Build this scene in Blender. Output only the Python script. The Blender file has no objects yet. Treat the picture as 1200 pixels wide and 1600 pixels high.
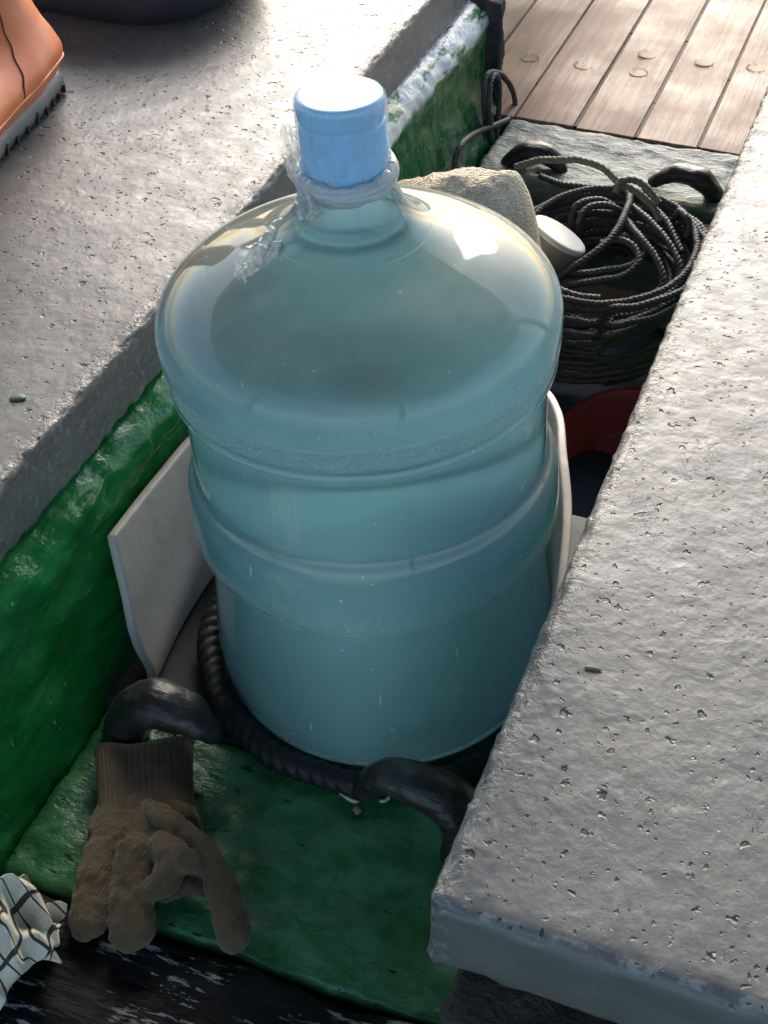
import bpy, bmesh, math, random
import numpy as np
from mathutils import Vector, Matrix, noise

random.seed(7)
rng = np.random.default_rng(7)
S = bpy.context.scene
COL = S.collection

# ---------------------------------------------------------------- camera
CPOS = np.array([0.28884845, -0.73728021, 0.8738956])
YAW, PITCH, ROLL, FPX = -0.37685068, 0.73699695, -0.01203336, 2243.09
def cam_axes():
    f = np.array([math.sin(YAW)*math.cos(PITCH), math.cos(YAW)*math.cos(PITCH), -math.sin(PITCH)])
    r = np.array([math.cos(YAW), -math.sin(YAW), 0.0]); u = np.cross(r, f)
    c, s = math.cos(ROLL), math.sin(ROLL)
    return c*r+s*u, -s*r+c*u, f
CR, CU, CF = cam_axes()
cd = bpy.data.cameras.new("camera")
cam = bpy.data.objects.new("camera", cd); COL.objects.link(cam)
M4 = Matrix.Identity(4)
for i in range(3):
    M4[i][0], M4[i][1], M4[i][2], M4[i][3] = CR[i], CU[i], -CF[i], CPOS[i]
cam.matrix_world = M4
cd.sensor_fit = 'VERTICAL'; cd.sensor_height = 24.0
cd.lens = FPX/1600*24.0
cd.clip_start = 0.02; cd.clip_end = 6000
S.camera = cam
def at(px, py, axis, val):
    """point of the photograph (1200 x 1600) on the plane axis = val"""
    d = CF + (px-600)/FPX*CR - (py-800)/FPX*CU
    return CPOS + (val-CPOS[axis])/d[axis]*d

# ---------------------------------------------------------------- light
SUN_EL, SUN_AZ = math.radians(27), math.radians(-14)      # azimuth from +Y towards +X
W = bpy.data.worlds.new("World"); S.world = W; W.use_nodes = True
wn = W.node_tree.nodes; wn.clear()
sky = wn.new('ShaderNodeTexSky'); sky.sky_type = 'NISHITA'; sky.sun_disc = False
sky.sun_elevation = SUN_EL; sky.sun_rotation = SUN_AZ
sky.air_density = 1.0; sky.dust_density = 2.4; sky.ozone_density = 1.0
bg = wn.new('ShaderNodeBackground'); bg.inputs[1].default_value = 0.15
wo = wn.new('ShaderNodeOutputWorld')
W.node_tree.links.new(sky.outputs[0], bg.inputs[0]); W.node_tree.links.new(bg.outputs[0], wo.inputs[0])
sl = bpy.data.lights.new("sun", 'SUN'); sl.energy = 1.0; sl.angle = math.radians(34); sl.color = (1.0, 0.99, 0.965)
so = bpy.data.objects.new("sun", sl); COL.objects.link(so)
tosun = Vector((math.sin(SUN_AZ)*math.cos(SUN_EL), math.cos(SUN_AZ)*math.cos(SUN_EL), math.sin(SUN_EL)))
so.rotation_euler = (-tosun).to_track_quat('-Z', 'Y').to_euler()
so.location = tosun*20
S.view_settings.view_transform = 'Standard'; S.view_settings.look = 'None'
S.view_settings.exposure = 1.32; S.view_settings.gamma = 1.0
S.view_settings.use_curve_mapping = False
S.render.engine = 'CYCLES'
S.cycles.use_denoising = True
S.cycles.max_bounces = 14; S.cycles.transmission_bounces = 12; S.cycles.transparent_max_bounces = 12
S.cycles.sample_clamp_indirect = 6.0
S.cycles.blur_glossy = 0.5

# ---------------------------------------------------------------- node helpers
class NT:
    def __init__(s, name):
        s.m = bpy.data.materials.new(name); s.m.use_nodes = True
        s.t = s.m.node_tree; s.t.nodes.clear()
        s.out = s.t.nodes.new('ShaderNodeOutputMaterial')
        s.tc = s.t.nodes.new('ShaderNodeTexCoord')
    def n(s, typ, ins=None, **props):
        k = s.t.nodes.new(typ)
        for a, b in props.items(): setattr(k, a, b)
        for a, b in (ins or {}).items(): s.set(k.inputs[a], b)
        return k
    def set(s, sock, v):
        if hasattr(v, 'is_output'): s.t.links.new(v, sock)
        elif isinstance(v, (tuple, list)) and len(v) == 3 and sock.type == 'RGBA': sock.default_value = (*v, 1)
        else: sock.default_value = v
    def obj(s): return s.tc.outputs['Object']
    def uv(s): return s.tc.outputs['UV']
    def mapped(s, v, scale=(1, 1, 1), loc=(0, 0, 0), rot=(0, 0, 0)):
        return s.n('ShaderNodeMapping', {'Vector': v, 'Scale': scale, 'Location': loc, 'Rotation': rot}).outputs[0]
    def noise(s, v, scale, detail=3, rough=.55, dist=0.0):
        return s.n('ShaderNodeTexNoise', {'Vector': v, 'Scale': scale, 'Detail': detail, 'Roughness': rough, 'Distortion': dist}).outputs[0]
    def vor(s, v, scale, feature='F1', rnd=1.0):
        return s.n('ShaderNodeTexVoronoi', {'Vector': v, 'Scale': scale, 'Randomness': rnd}, feature=feature)
    def ma(s, op, a, b=0.0, c=None):
        k = s.n('ShaderNodeMath', operation=op); s.set(k.inputs[0], a); s.set(k.inputs[1], b)
        if c is not None: s.set(k.inputs[2], c)
        return k.outputs[0]
    def ramp(s, f, lo, hi, a=0.0, b=1.0, smooth=True):
        k = s.n('ShaderNodeMapRange', {'Value': f, 'From Min': lo, 'From Max': hi, 'To Min': a, 'To Max': b},
                interpolation_type='SMOOTHSTEP' if smooth else 'LINEAR')
        return k.outputs[0]
    def mix(s, f, a, b):
        k = s.n('ShaderNodeMix', data_type='RGBA'); s.set(k.inputs[0], f); s.set(k.inputs[6], a); s.set(k.inputs[7], b)
        return k.outputs[2]
    def sep(s, v):
        k = s.n('ShaderNodeSeparateXYZ', {0: v}); return k.outputs
    def bump(s, h, strength, dist, normal=None):
        i = {'Height': h, 'Strength': strength, 'Distance': dist}
        if normal is not None: i['Normal'] = normal
        return s.n('ShaderNodeBump', i).outputs[0]
    def bsdf(s, **ins):
        k = s.n('ShaderNodeBsdfPrincipled')
        for a, b in ins.items(): s.set(k.inputs[a.replace('_', ' ')], b)
        return k
    def done(s, sh):
        s.t.links.new(sh if hasattr(sh, 'is_output') else sh.outputs[0], s.out.inputs[0]); return s.m

def plain(name, col, rough=.6, spec=.5, nscale=60, var=.25, bump=.3, bdist=.001, **kw):
    k = NT(name); f = k.noise(k.obj(), nscale, 4)
    c = k.mix(f, tuple(x*(1-var) for x in col), tuple(min(1, x*(1+var)) for x in col))
    b = k.bump(k.noise(k.obj(), nscale*2.5, 3), bump, bdist)
    return k.done(k.bsdf(Base_Color=c, Roughness=rough, Normal=b, Specular_IOR_Level=spec, **kw))

def pits(k, v, scale, frac, rmin, rmax):
    """mask of round pits: a fraction of Voronoi cells carry a pit of random radius"""
    d = k.n('ShaderNodeTexNoise', {'Vector': v, 'Scale': scale*2.2, 'Detail': 2})
    vv = k.n('ShaderNodeVectorMath', operation='ADD'); k.set(vv.inputs[0], v)
    sc = k.n('ShaderNodeVectorMath', operation='SCALE'); k.set(sc.inputs[0], d.outputs[1]); sc.inputs['Scale'].default_value = .7/scale
    k.set(vv.inputs[1], sc.outputs[0])
    vo = k.vor(vv.outputs[0], scale)
    r, g, b_ = k.n('ShaderNodeSeparateColor', {0: vo.outputs['Color']}).outputs
    rad = k.ma('MULTIPLY_ADD', g, rmax-rmin, rmin)
    inside = k.ma('SUBTRACT', 1.0, k.ma('DIVIDE', vo.outputs['Distance'], rad))
    inside = k.n('ShaderNodeClamp', {0: inside}).outputs[0]
    sel = k.ma('LESS_THAN', r, frac)
    return k.ma('MULTIPLY', inside, sel)

def slab_mat(name, c0, c1, tone, rough, wave, ex):
    k = NT(name); v = k.obj()
    big = k.noise(v, 5, 4); mid = k.noise(v, 32, 4, .6); fine = k.noise(v, 330, 3, .6)
    c = k.mix(k.ramp(big, .3, .7), c0, c1)
    c = k.mix(k.ramp(mid, .45, .75, 0, .45), c, tone)
    c = k.mix(k.ramp(fine, .35, .7, 0, .22), c, tuple(x*.5 for x in c0))
    blot = k.noise(v, 78, 5, .68, .5)
    c = k.mix(k.ramp(blot, .52, .72, 0, .55), c, tuple(x*1.45 for x in c1))
    c = k.mix(k.ramp(blot, .30, .46, .45, 0), c, tuple(x*.55 for x in c0))
    exd = k.ma('ABSOLUTE', k.ma('SUBTRACT', k.sep(v)[0], ex))
    band = k.ma('MULTIPLY', k.ramp(k.ma('ADD', exd, k.ma('MULTIPLY', big, .012)), .008, .026, 1, 0), k.ramp(exd, 0, .003, .6, 1))
    chipn = k.noise(v, 170, 4, .7, .6)
    p1 = pits(k, v, 80, .62, .08, .30); p2 = pits(k, v, 165, .50, .10, .32); p3 = pits(k, v, 50, .70, .05, .18)
    patch = k.ramp(k.noise(v, 11, 3), .55, .66)                 # places where the skin has crazed
    w = k.noise(v, 95, 3, .6, 1.2)
    crack = k.ma('MULTIPLY', k.ramp(k.ma('ABSOLUTE', k.ma('SUBTRACT', w, .52)), .0, .014, 1, 0), patch)
    crack = k.ma('MULTIPLY', crack, k.ramp(k.noise(v, 48, 2), .50, .58))
    pit = k.ma('MAXIMUM', k.ramp(p1, 0, .55), k.ma('MAXIMUM', k.ramp(p2, 0, .55), k.ramp(p3, 0, .4)))
    pit = k.ma('MAXIMUM', pit, k.ma('MULTIPLY', crack, .7))
    nzz = k.sep(k.n('ShaderNodeNewGeometry').outputs['Normal'])[2]
    flat = k.ramp(nzz, .35, .75)                                # only the walked-on top is pitted
    pit = k.ma('MULTIPLY', pit, flat)
    side = k.mix(k.ramp(k.noise(k.mapped(v, (1, .5, 2)), 24, 4), .3, .7), tuple(x*.8 for x in tone), tone)
    c = k.mix(flat, side, c)
    c = k.mix(k.ma('MULTIPLY', band, k.ramp(chipn, .55, .66, 0, .75)), c, (.50, .49, .46))
    c = k.mix(k.ma('MULTIPLY', band, k.ramp(chipn, .34, .44, .7, 0)), c, (.06, .058, .05))
    edge = k.ma('MULTIPLY', k.ramp(nzz, .55, .8), k.ramp(nzz, .93, .99, 1, 0))
    c = k.mix(k.ma('MULTIPLY', edge, k.ramp(k.noise(v, 90, 4, .65), .50, .62, 0, .7)), c, (.36, .35, .31))
    c = k.mix(k.ma('MULTIPLY', k.ramp(pit, .25, .95), .9), c, (.03, .029, .026))
    rim = k.ma('MULTIPLY', k.ramp(pit, .02, .2), k.ramp(pit, .2, .45, 1, 0))
    c = k.mix(k.ma('MULTIPLY', rim, .35), c, (.36, .355, .33))
    lump = k.noise(v, 44, 2, .5, .4); lump2 = k.noise(v, 115, 3, .55)
    h = k.ma('ADD', k.ma('MULTIPLY', lump, wave), k.ma('MULTIPLY', lump2, wave*.5))
    h = k.ma('ADD', h, k.ma('ADD', k.ma('MULTIPLY', fine, .025), k.ma('MULTIPLY', blot, .09)))
    h = k.ma('ADD', h, k.ma('MULTIPLY', k.ma('MULTIPLY', band, chipn), .9))
    h = k.ma('MULTIPLY', h, k.ma('MULTIPLY_ADD', flat, .7, .3))
    h = k.ma('SUBTRACT', h, k.ma('MULTIPLY', pit, .7))
    nrm = k.bump(h, 1.0, .0021)
    r = k.ramp(mid, .3, .7, rough-.06, rough+.08)
    return k.done(k.bsdf(Base_Color=c, Roughness=r, Normal=nrm, Specular_IOR_Level=.42))

# ---------------------------------------------------------------- object helpers
def tag(o, label=None, cat=None, group=None, kind=None):
    if label: o['label'] = label
    if cat: o['category'] = cat
    if group: o['group'] = group
    if kind: o['kind'] = kind
    return o
def obj(name, V, F, mat, parent=None, smooth=True, uvs=None):
    me = bpy.data.meshes.new(name)
    me.from_pydata([tuple(map(float, p)) for p in V], [], [tuple(int(i) for i in f) for f in F]); me.update()
    for m in (mat if isinstance(mat, (list, tuple)) else [mat]): me.materials.append(m)
    if smooth: me.polygons.foreach_set('use_smooth', [True]*len(me.polygons))
    if uvs is not None:
        ul = me.uv_layers.new(name='UVMap')
        li = np.empty(len(me.loops), int); me.loops.foreach_get('vertex_index', li)
        ul.data.foreach_set('uv', np.asarray(uvs, float)[li].ravel())
    o = bpy.data.objects.new(name, me); COL.objects.link(o)
    if parent: o.parent = parent
    return o
def empty(name, loc=(0, 0, 0)):
    o = bpy.data.objects.new(name, None); o.location = loc; o.empty_display_size = .02; COL.objects.link(o); return o
class MB:
    def __init__(s): s.V = []; s.F = []
    def add(s, V, F):
        b = len(s.V); s.V += [tuple(p) for p in V]; s.F += [tuple(i+b for i in f) for f in F]
    def build(s, name, mat, parent=None, smooth=True): return obj(name, s.V, s.F, mat, parent, smooth)
def nz(p, sc, seed=0.0, oct_=3):
    return noise.fractal(Vector((p[0]*sc+seed, p[1]*sc-seed*.7, p[2]*sc+seed*1.3)), 1.0, 2.0, oct_)

def axis_cuts(a, b, r, step):
    inner = list(np.linspace(a+r, b-r, max(2, int((b-a-2*r)/step)+1)))
    e = [r*(1-math.cos(t)) for t in np.linspace(0, math.pi/2, 6)[:-1]]
    return [a+x for x in e]+inner+[b-x for x in reversed(e)]
def rbox(lo, hi, r, step, disp=None):
    """rounded box as one welded grid; disp(p, n) gives a displacement along the normal"""
    lo = np.array(lo, float); hi = np.array(hi, float)
    cuts = [axis_cuts(lo[i], hi[i], r, step[i] if hasattr(step, '__len__') else step) for i in range(3)]
    V = []; idx = {}; F = []
    def vid(i, j, k):
        key = (i, j, k)
        if key not in idx:
            p = np.array([cuts[0][i], cuts[1][j], cuts[2][k]])
            c = np.clip(p, lo+r, hi-r); d = p-c; L = np.linalg.norm(d)
            n = d/L if L > 1e-9 else np.zeros(3)
            # project the cube surface onto the rounded surface
            q = c+n*r if L > 1e-9 else p
            if disp is not None: q = q+n*disp(q, n)
            idx[key] = len(V); V.append(q)
        return idx[key]
    nx, ny, nzz = (len(c) for c in cuts)
    for k, fl in ((0, True), (nzz-1, False)):
        for i in range(nx-1):
            for j in range(ny-1):
                f = [vid(i, j, k), vid(i+1, j, k), vid(i+1, j+1, k), vid(i, j+1, k)]; F.append(f[::-1] if fl else f)
    for j, fl in ((0, False), (ny-1, True)):
        for i in range(nx-1):
            for k in range(nzz-1):
                f = [vid(i, j, k), vid(i+1, j, k), vid(i+1, j, k+1), vid(i, j, k+1)]; F.append(f[::-1] if fl else f)
    for i, fl in ((0, True), (nx-1, False)):
        for j in range(ny-1):
            for k in range(nzz-1):
                f = [vid(i, j, k), vid(i, j+1, k), vid(i, j+1, k+1), vid(i, j, k+1)]; F.append(f[::-1] if fl else f)
    return V, F
def lathe(prof, n=96, close=True):
    V = []; F = []
    for r, z in prof:
        for i in range(n):
            t = 2*math.pi*i/n; V.append((r*math.cos(t), r*math.sin(t), z))
    for a in range(len(prof)-1):
        for i in range(n):
            j = (i+1) % n; F.append((a*n+i, a*n+j, (a+1)*n+j, (a+1)*n+i))
    if close:
        F.append(tuple(range(n))[::-1]); F.append(tuple((len(prof)-1)*n+i for i in range(n)))
    return V, F
def catmull(P, per=12, closed=False):
    P = [np.array(p, float) for p in P]; out = []
    n = len(P)
    rngi = range(n) if closed else range(n-1)
    for i in rngi:
        g = (lambda k: P[k % n]) if closed else (lambda k: P[min(max(k, 0), n-1)])
        a, b, c, d = g(i-1), g(i), g(i+1), g(i+2)
        for t in np.linspace(0, 1, per, endpoint=False):
            out.append(.5*((2*b)+(-a+c)*t+(2*a-5*b+4*c-d)*t*t+(-a+3*b-3*c+d)*t**3))
    if not closed: out.append(P[-1])
    return np.array(out)
def resample(P, step):
    P = np.asarray(P, float); d = np.r_[0, np.cumsum(np.linalg.norm(np.diff(P, axis=0), axis=1))]
    n = max(3, int(d[-1]/step)); s = np.linspace(0, d[-1], n)
    return np.stack([np.interp(s, d, P[:, k]) for k in range(P.shape[1])], 1), s
def frames(P):
    T = np.gradient(P[:, :3], axis=0); T /= np.linalg.norm(T, axis=1)[:, None]+1e-12
    n = np.cross(T[0], [0, 0, 1.0]); n = n if np.linalg.norm(n) > 1e-3 else np.cross(T[0], [1.0, 0, 0]); n /= np.linalg.norm(n)
    N = []
    for t in T:
        n = n-t*(n@t); n /= np.linalg.norm(n)+1e-12; N.append(n)
    N = np.array(N); return T, N, np.cross(T, N)
def tube(P, radii, nseg=12, flat=1.0, cap=True, shape=None):
    """sweep; radii per point; flat squashes along the binormal"""
    P = np.asarray(P, float); T, N, B = frames(P); V = []; F = []
    for i in range(len(P)):
        for j in range(nseg):
            a = 2*math.pi*j/nseg; r = radii[i]
            if shape: r *= shape(i, a)
            V.append(P[i]+r*(math.cos(a)*N[i]+flat*math.sin(a)*B[i]))
    for i in range(len(P)-1):
        for j in range(nseg):
            k = (j+1) % nseg; F.append((i*nseg+j, i*nseg+k, (i+1)*nseg+k, (i+1)*nseg+j))
    if cap:
        F.append(tuple(range(nseg))[::-1]); F.append(tuple((len(P)-1)*nseg+j for j in range(nseg)))
    return V, F
def rope(P, R, pitch, strands=3, per=14, nseg=18, jitter=0.0, depth=.46):
    """laid rope: a lobed section that turns along the path"""
    P, s = resample(P, pitch/per)
    if jitter: P = P+jitter*np.stack([np.array([nz(p, 60, 3.1*k) for p in P]) for k in range(3)], 1)
    T, N, B = frames(P); a = np.linspace(0, 2*math.pi, nseg, endpoint=False)
    ph = 2*math.pi*s/pitch
    lob = np.abs(np.cos(strands/2*(a[None, :]-ph[:, None])))
    r = R*(1.02-depth+depth*lob**.6)
    V = P[:, None, :]+r[..., None]*(np.cos(a)[None, :, None]*N[:, None, :]+np.sin(a)[None, :, None]*B[:, None, :])
    n = len(P); V = V.reshape(-1, 3)
    i = np.arange(n-1)[:, None]*nseg; j = np.arange(nseg)[None, :]; k = (j+1) % nseg
    F = np.stack([i+j, i+k, i+nseg+k, i+nseg+j], -1).reshape(-1, 4).tolist()
    F.append(list(range(nseg))[::-1]); F.append([(n-1)*nseg+q for q in range(nseg)])
    return V, F

# ---------------------------------------------------------------- materials
M = {}
M['slab_left'] = slab_mat('grey deck paint warm', (.124, .119, .112), (.160, .154, .146), (.20, .195, .18), .40, .36, -.235)
M['slab_right'] = slab_mat('grey deck paint', (.126, .131, .130), (.164, .170, .168), (.15, .148, .136), .40, .46, .153)

def green_wall_mat():
    k = NT('thick green paint'); v = k.obj(); x, y, z = k.sep(v)
    st = k.mapped(v, (1, .35, 1))
    n1 = k.noise(st, 38, 4, .6, .6); n2 = k.noise(v, 150, 3)
    c = k.mix(k.ramp(n1, .35, .68), (.006, .125, .022), (.014, .21, .045))
    c = k.mix(k.ramp(k.noise(v, 6, 3), .45, .7, 0, .5), c, (.025, .19, .07))
    vert = k.noise(k.mapped(v, (1, .9, .22)), 70, 4, .65)
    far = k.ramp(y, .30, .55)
    c = k.mix(k.ma('MULTIPLY', far, k.ramp(vert, .42, .66, 0, .9)), c, (.10, .23, .145))  # far streaks paler: glare painted into the green
    worn_glare = k.ma('MULTIPLY', k.ramp(k.ma('ADD', z, k.ma('MULTIPLY', n1, .02)), .136, .147), far)  # white strip on the far shoulder: flaked paint plus painted-in glare
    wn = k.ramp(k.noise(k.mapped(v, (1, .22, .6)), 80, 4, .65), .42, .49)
    c = k.mix(k.ma('MULTIPLY', worn_glare, wn), c, (.74, .77, .74))
    scr = k.ramp(k.noise(k.mapped(v, (1, 1, .18), rot=(.5, 0, 0)), 260, 1), .74, .78)
    c = k.mix(k.ma('MULTIPLY', scr, .6), c, (.35, .42, .36))
    h = k.ma('ADD', k.ma('MULTIPLY', n1, .8), k.ma('MULTIPLY', n2, .15))
    h = k.ma('ADD', h, k.ma('MULTIPLY', k.ma('MULTIPLY', far, vert), .6))
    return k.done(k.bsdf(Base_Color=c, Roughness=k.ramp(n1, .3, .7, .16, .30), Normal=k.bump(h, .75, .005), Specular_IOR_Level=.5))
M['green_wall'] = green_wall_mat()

def green_floor_mat():
    k = NT('worn green floor paint'); v = k.obj()
    n1 = k.noise(k.mapped(v, (1, 1.4, 1)), 30, 5, .66, .15); n2 = k.noise(v, 120, 4, .65)
    c = k.mix(k.ramp(n1, .34, .66), (.016, .130, .036), (.06, .22, .09))
    c = k.mix(k.ramp(n2, .55, .72, 0, .5), c, (.10, .21, .11))
    c = k.mix(k.ramp(k.noise(v, 11, 2), .5, .7, 0, .5), c, (.02, .12, .02))
    chip = k.ramp(k.noise(k.mapped(v, (.7, 1.6, 1)), 62, 3, .6), .64, .69)
    c = k.mix(k.ma('MULTIPLY', chip, .9), c, (.010, .028, .016))
    h = k.ma('SUBTRACT', k.ma('ADD', n1, k.ma('MULTIPLY', n2, .2)), k.ma('MULTIPLY', chip, .5))
    return k.done(k.bsdf(Base_Color=c, Roughness=.36, Normal=k.bump(h, .8, .0035)))
M['green_floor'] = green_floor_mat()

def grey_beam_mat():
    k = NT('weathered blue grey paint'); v = k.obj(); x, y, z = k.sep(v)
    n1 = k.noise(k.mapped(v, (.6, 1.6, 1)), 46, 5, .62, .8); n2 = k.noise(v, 190, 3)
    c = k.mix(k.ramp(n1, .35, .65), (.085, .12, .145), (.15, .195, .215))
    near = k.ramp(k.ma('ADD', y, k.ma('MULTIPLY', n1, .03)), .855, .885, 1, 0)
    c = k.mix(k.ma('MULTIPLY', near, .8), c, k.mix(k.ramp(n1, .4, .6), (.14, .20, .165), (.25, .31, .26)))
    dark = k.ramp(k.noise(k.mapped(v, (.55, 1.7, 1)), 60, 4, .65), .61, .66)
    c = k.mix(k.ma('MULTIPLY', dark, .75), c, (.06, .075, .08))
    return k.done(k.bsdf(Base_Color=c, Roughness=.52, Specular_IOR_Level=.4, Normal=k.bump(k.ma('ADD', n1, k.ma('MULTIPLY', n2, .25)), .9, .005)))
M['grey_beam'] = grey_beam_mat()

def black_timber_mat():
    k = NT('black tarred timber'); v = k.obj()
    g = k.noise(k.mapped(v, (.25, 1.4, 1), rot=(0, 0, -.1)), 85, 5, .65, .4)
    c = k.mix(g, (.003, .003, .003), (.010, .010, .0095))
    fl = k.ramp(k.noise(k.mapped(v, (.35, 1.5, 1), rot=(0, 0, -.1)), 95, 4, .7), .57, .62)
    w = k.ma('MULTIPLY', fl, k.ramp(k.noise(v, 17, 2), .44, .56))
    c = k.mix(w, c, (.33, .34, .33))
    return k.done(k.bsdf(Base_Color=c, Roughness=.55, Specular_IOR_Level=.18, Normal=k.bump(g, .9, .005)))
M['black_timber'] = black_timber_mat()

def deck_mat():
    k = NT('weathered deck planks'); v = k.obj(); x, y, z = k.sep(v)
    pid = k.ma('FLOOR', k.ma('MULTIPLY', k.ma('ADD', x, 2.022), 12.5))
    off = k.n('ShaderNodeCombineXYZ', {0: k.ma('MULTIPLY', pid, 3.7), 1: k.ma('MULTIPLY', pid, 1.9), 2: 0.0}).outputs[0]
    vv = k.n('ShaderNodeVectorMath', {0: v, 1: off}, operation='ADD').outputs[0]
    gr = k.noise(k.mapped(vv, (1, .06, 1)), 130, 5, .62, .35)
    bl = k.noise(vv, 10, 4, .6)
    c = k.mix(k.ramp(gr, .36, .64), (.18, .095, .058), (.37, .225, .145))
    c = k.mix(k.ramp(bl, .42, .68, 0, .7), c, (.27, .17, .115))
    st = k.ramp(k.noise(k.mapped(vv, (1, .6, 1)), 34, 4, .65), .62, .72)
    c = k.mix(k.ma('MULTIPLY', st, .55), c, (.13, .075, .05))
    sp = pits(k, v, 70, .12, .10, .2)
    c = k.mix(k.ramp(sp, .1, .6, 0, .8), c, (.05, .03, .02))
    return k.done(k.bsdf(Base_Color=c, Roughness=k.ramp(bl, .3, .7, .48, .62), Specular_IOR_Level=.38, Normal=k.bump(gr, .5, .0022)))
M['deck'] = deck_mat()
M['caulk'] = plain('black caulking', (.018, .015, .012), .7)
M['bung'] = plain('deck bung wood', (.15, .092, .06), .45, nscale=90)
M['dark_floor'] = plain('dark bilge', (.014, .018, .022), .6)
M['navy'] = plain('navy tarpaulin', (.013, .030, .062), .8, nscale=18, bump=.5, bdist=.004)
M['rope'] = plain('dark grey rope', (.075, .076, .082), .55, nscale=400, var=.5, bump=.5, bdist=.0006)
M['rope_olive'] = plain('olive grey rope', (.17, .18, .14), .6, nscale=400, var=.4, bump=.5, bdist=.0006)
M['rope_black'] = plain('black heavy rope', (.010, .010, .011), .55, nscale=300, var=.4, bump=.6, bdist=.001)
def cream_mat():
    k = NT('cream vinyl'); v = k.obj()
    n = k.noise(v, 14, 4, .6); d = k.noise(k.mapped(v, (1, 1, .5)), 55, 4, .65)
    c = k.mix(n, (.40, .355, .30), (.50, .455, .40))
    c = k.mix(k.ramp(d, .50, .75, 0, .35), c, (.24, .20, .155))
    c = k.mix(k.ramp(pits(k, v, 110, .16, .08, .2), .1, .6, 0, .8), c, (.10, .08, .06))
    return k.done(k.bsdf(Base_Color=c, Roughness=.42, Normal=k.bump(n, .5, .004)))
M['cream'] = cream_mat()
M['disc'] = plain('pale float plastic', (.72, .74, .74), .35, nscale=30, var=.06, bump=.1)
M['disc_side'] = plain('float side', (.28, .26, .24), .5)
M['red'] = plain('dull red plastic', (.21, .012, .030), .45, nscale=20, var=.3)
M['white_bit'] = plain('white scrap', (.55, .52, .44), .5)
M['straw'] = plain('dry straw', (.26, .21, .12), .6)
M['leaf'] = plain('green leaf', (.035, .085, .035), .5)
M['chip'] = plain('wood chip', (.22, .19, .13), .7, nscale=200)
M['end_grain'] = plain('dark end grain', (.05, .045, .042), .7, nscale=120, bump=.8, bdist=.003)
M['charcoal'] = plain('charcoal cloth', (.022, .020, .026), .75, nscale=12)
M['canopy'] = plain('canopy boards', (.20, .165, .125), .7, nscale=4)
M['hull'] = plain('hull paint', (.03, .12, .06), .5, nscale=8)

def horn_mat():
    k = NT('worn black horn'); v = k.obj()
    n = k.noise(v, 55, 4, .6); g = k.noise(k.mapped(v, (.4, 1.5, 1.2)), 120, 4)
    c = k.mix(k.ramp(n, .4, .75), (.018, .018, .018), (.06, .056, .05))
    c = k.mix(k.ramp(g, .66, .74, 0, .6), c, (.2, .18, .15))
    return k.done(k.bsdf(Base_Color=c, Roughness=.42, Normal=k.bump(k.ma('ADD', n, g), .6, .0025)))
M['horn'] = horn_mat()

def towel_mat():
    k = NT('beige terry cloth'); v = k.obj()
    vo = k.vor(v, 430).outputs['Distance']; n = k.noise(v, 260, 3)
    c = k.mix(k.ramp(vo, .1, .8), (.92, .80, .62), (.78, .66, .49))
    c = k.mix(k.ramp(k.noise(v, 18, 3), .5, .7, 0, .35), c, (.60, .51, .39))
    return k.done(k.bsdf(Base_Color=c, Roughness=.95, Normal=k.bump(k.ma('SUBTRACT', n, vo), 1.0, .0026), Specular_IOR_Level=.1))
M['towel'] = towel_mat()

def knit_mat(name, ribs):
    k = NT(name); v = k.obj()
    n = k.noise(v, 45, 4); fz = k.noise(v, 520, 2)
    c = k.mix(n, (.10, .07, .038), (.175, .125, .068))
    c = k.mix(k.ramp(k.noise(v, 22, 3), .5, .7, 0, .6), c, (.045, .03, .018))
    w = k.n('ShaderNodeTexWave', {'Vector': k.mapped(v, (1, .25, 1), rot=(0, 0, .25)), 'Scale': 150.0, 'Distortion': 2.0, 'Detail': 1.0}).outputs[1]
    h = k.ma('ADD', k.ma('MULTIPLY', w, 0.0 if ribs else .35), fz)
    return k.done(k.bsdf(Base_Color=c, Roughness=.95, Normal=k.bump(h, .8, .0013), Specular_IOR_Level=.1, Sheen_Weight=.25))
M['knit'] = knit_mat('brown knit', False); M['knit_rib'] = knit_mat('brown rib knit', True)

def boot_mat():
    k = NT('orange rubber'); v = k.obj()
    n = k.noise(v, 12, 3)
    c = k.mix(n, (.66, .17, .055), (.76, .235, .09))
    return k.done(k.bsdf(Base_Color=c, Roughness=.42, Normal=k.bump(k.noise(v, 40, 3), .15, .003)))
M['boot'] = boot_mat()
M['boot_line'] = plain('dark seam', (.10, .022, .008), .6)
M['sole'] = plain('grey translucent sole', (.15, .155, .14), .45, nscale=60, var=.5)
M['lug'] = plain('black lug', (.015, .014, .013), .6)

def check_mat():
    k = NT('cream windowpane check cotton'); u, v_, _ = k.sep(k.uv())
    def lines(t, per, w, off):
        f = k.ma('FRACT', k.ma('MULTIPLY_ADD', t, 1/per, off))
        return k.ma('LESS_THAN', k.ma('ABSOLUTE', k.ma('SUBTRACT', f, .5)), w)
    m = k.ma('MAXIMUM', lines(u, .019, .05, .2), lines(v_, .016, .055, .1))
    wv = k.noise(k.mapped(k.obj(), (1, 1, 1)), 600, 2)
    c = k.mix(k.ramp(wv, .3, .7), (.60, .57, .46), (.70, .67, .55))
    c = k.mix(k.ma('MULTIPLY', m, .94), c, (.022, .02, .018))
    return k.done(k.bsdf(Base_Color=c, Roughness=.9, Normal=k.bump(wv, .4, .0006), Specular_IOR_Level=.15))
M['check'] = check_mat()

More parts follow.
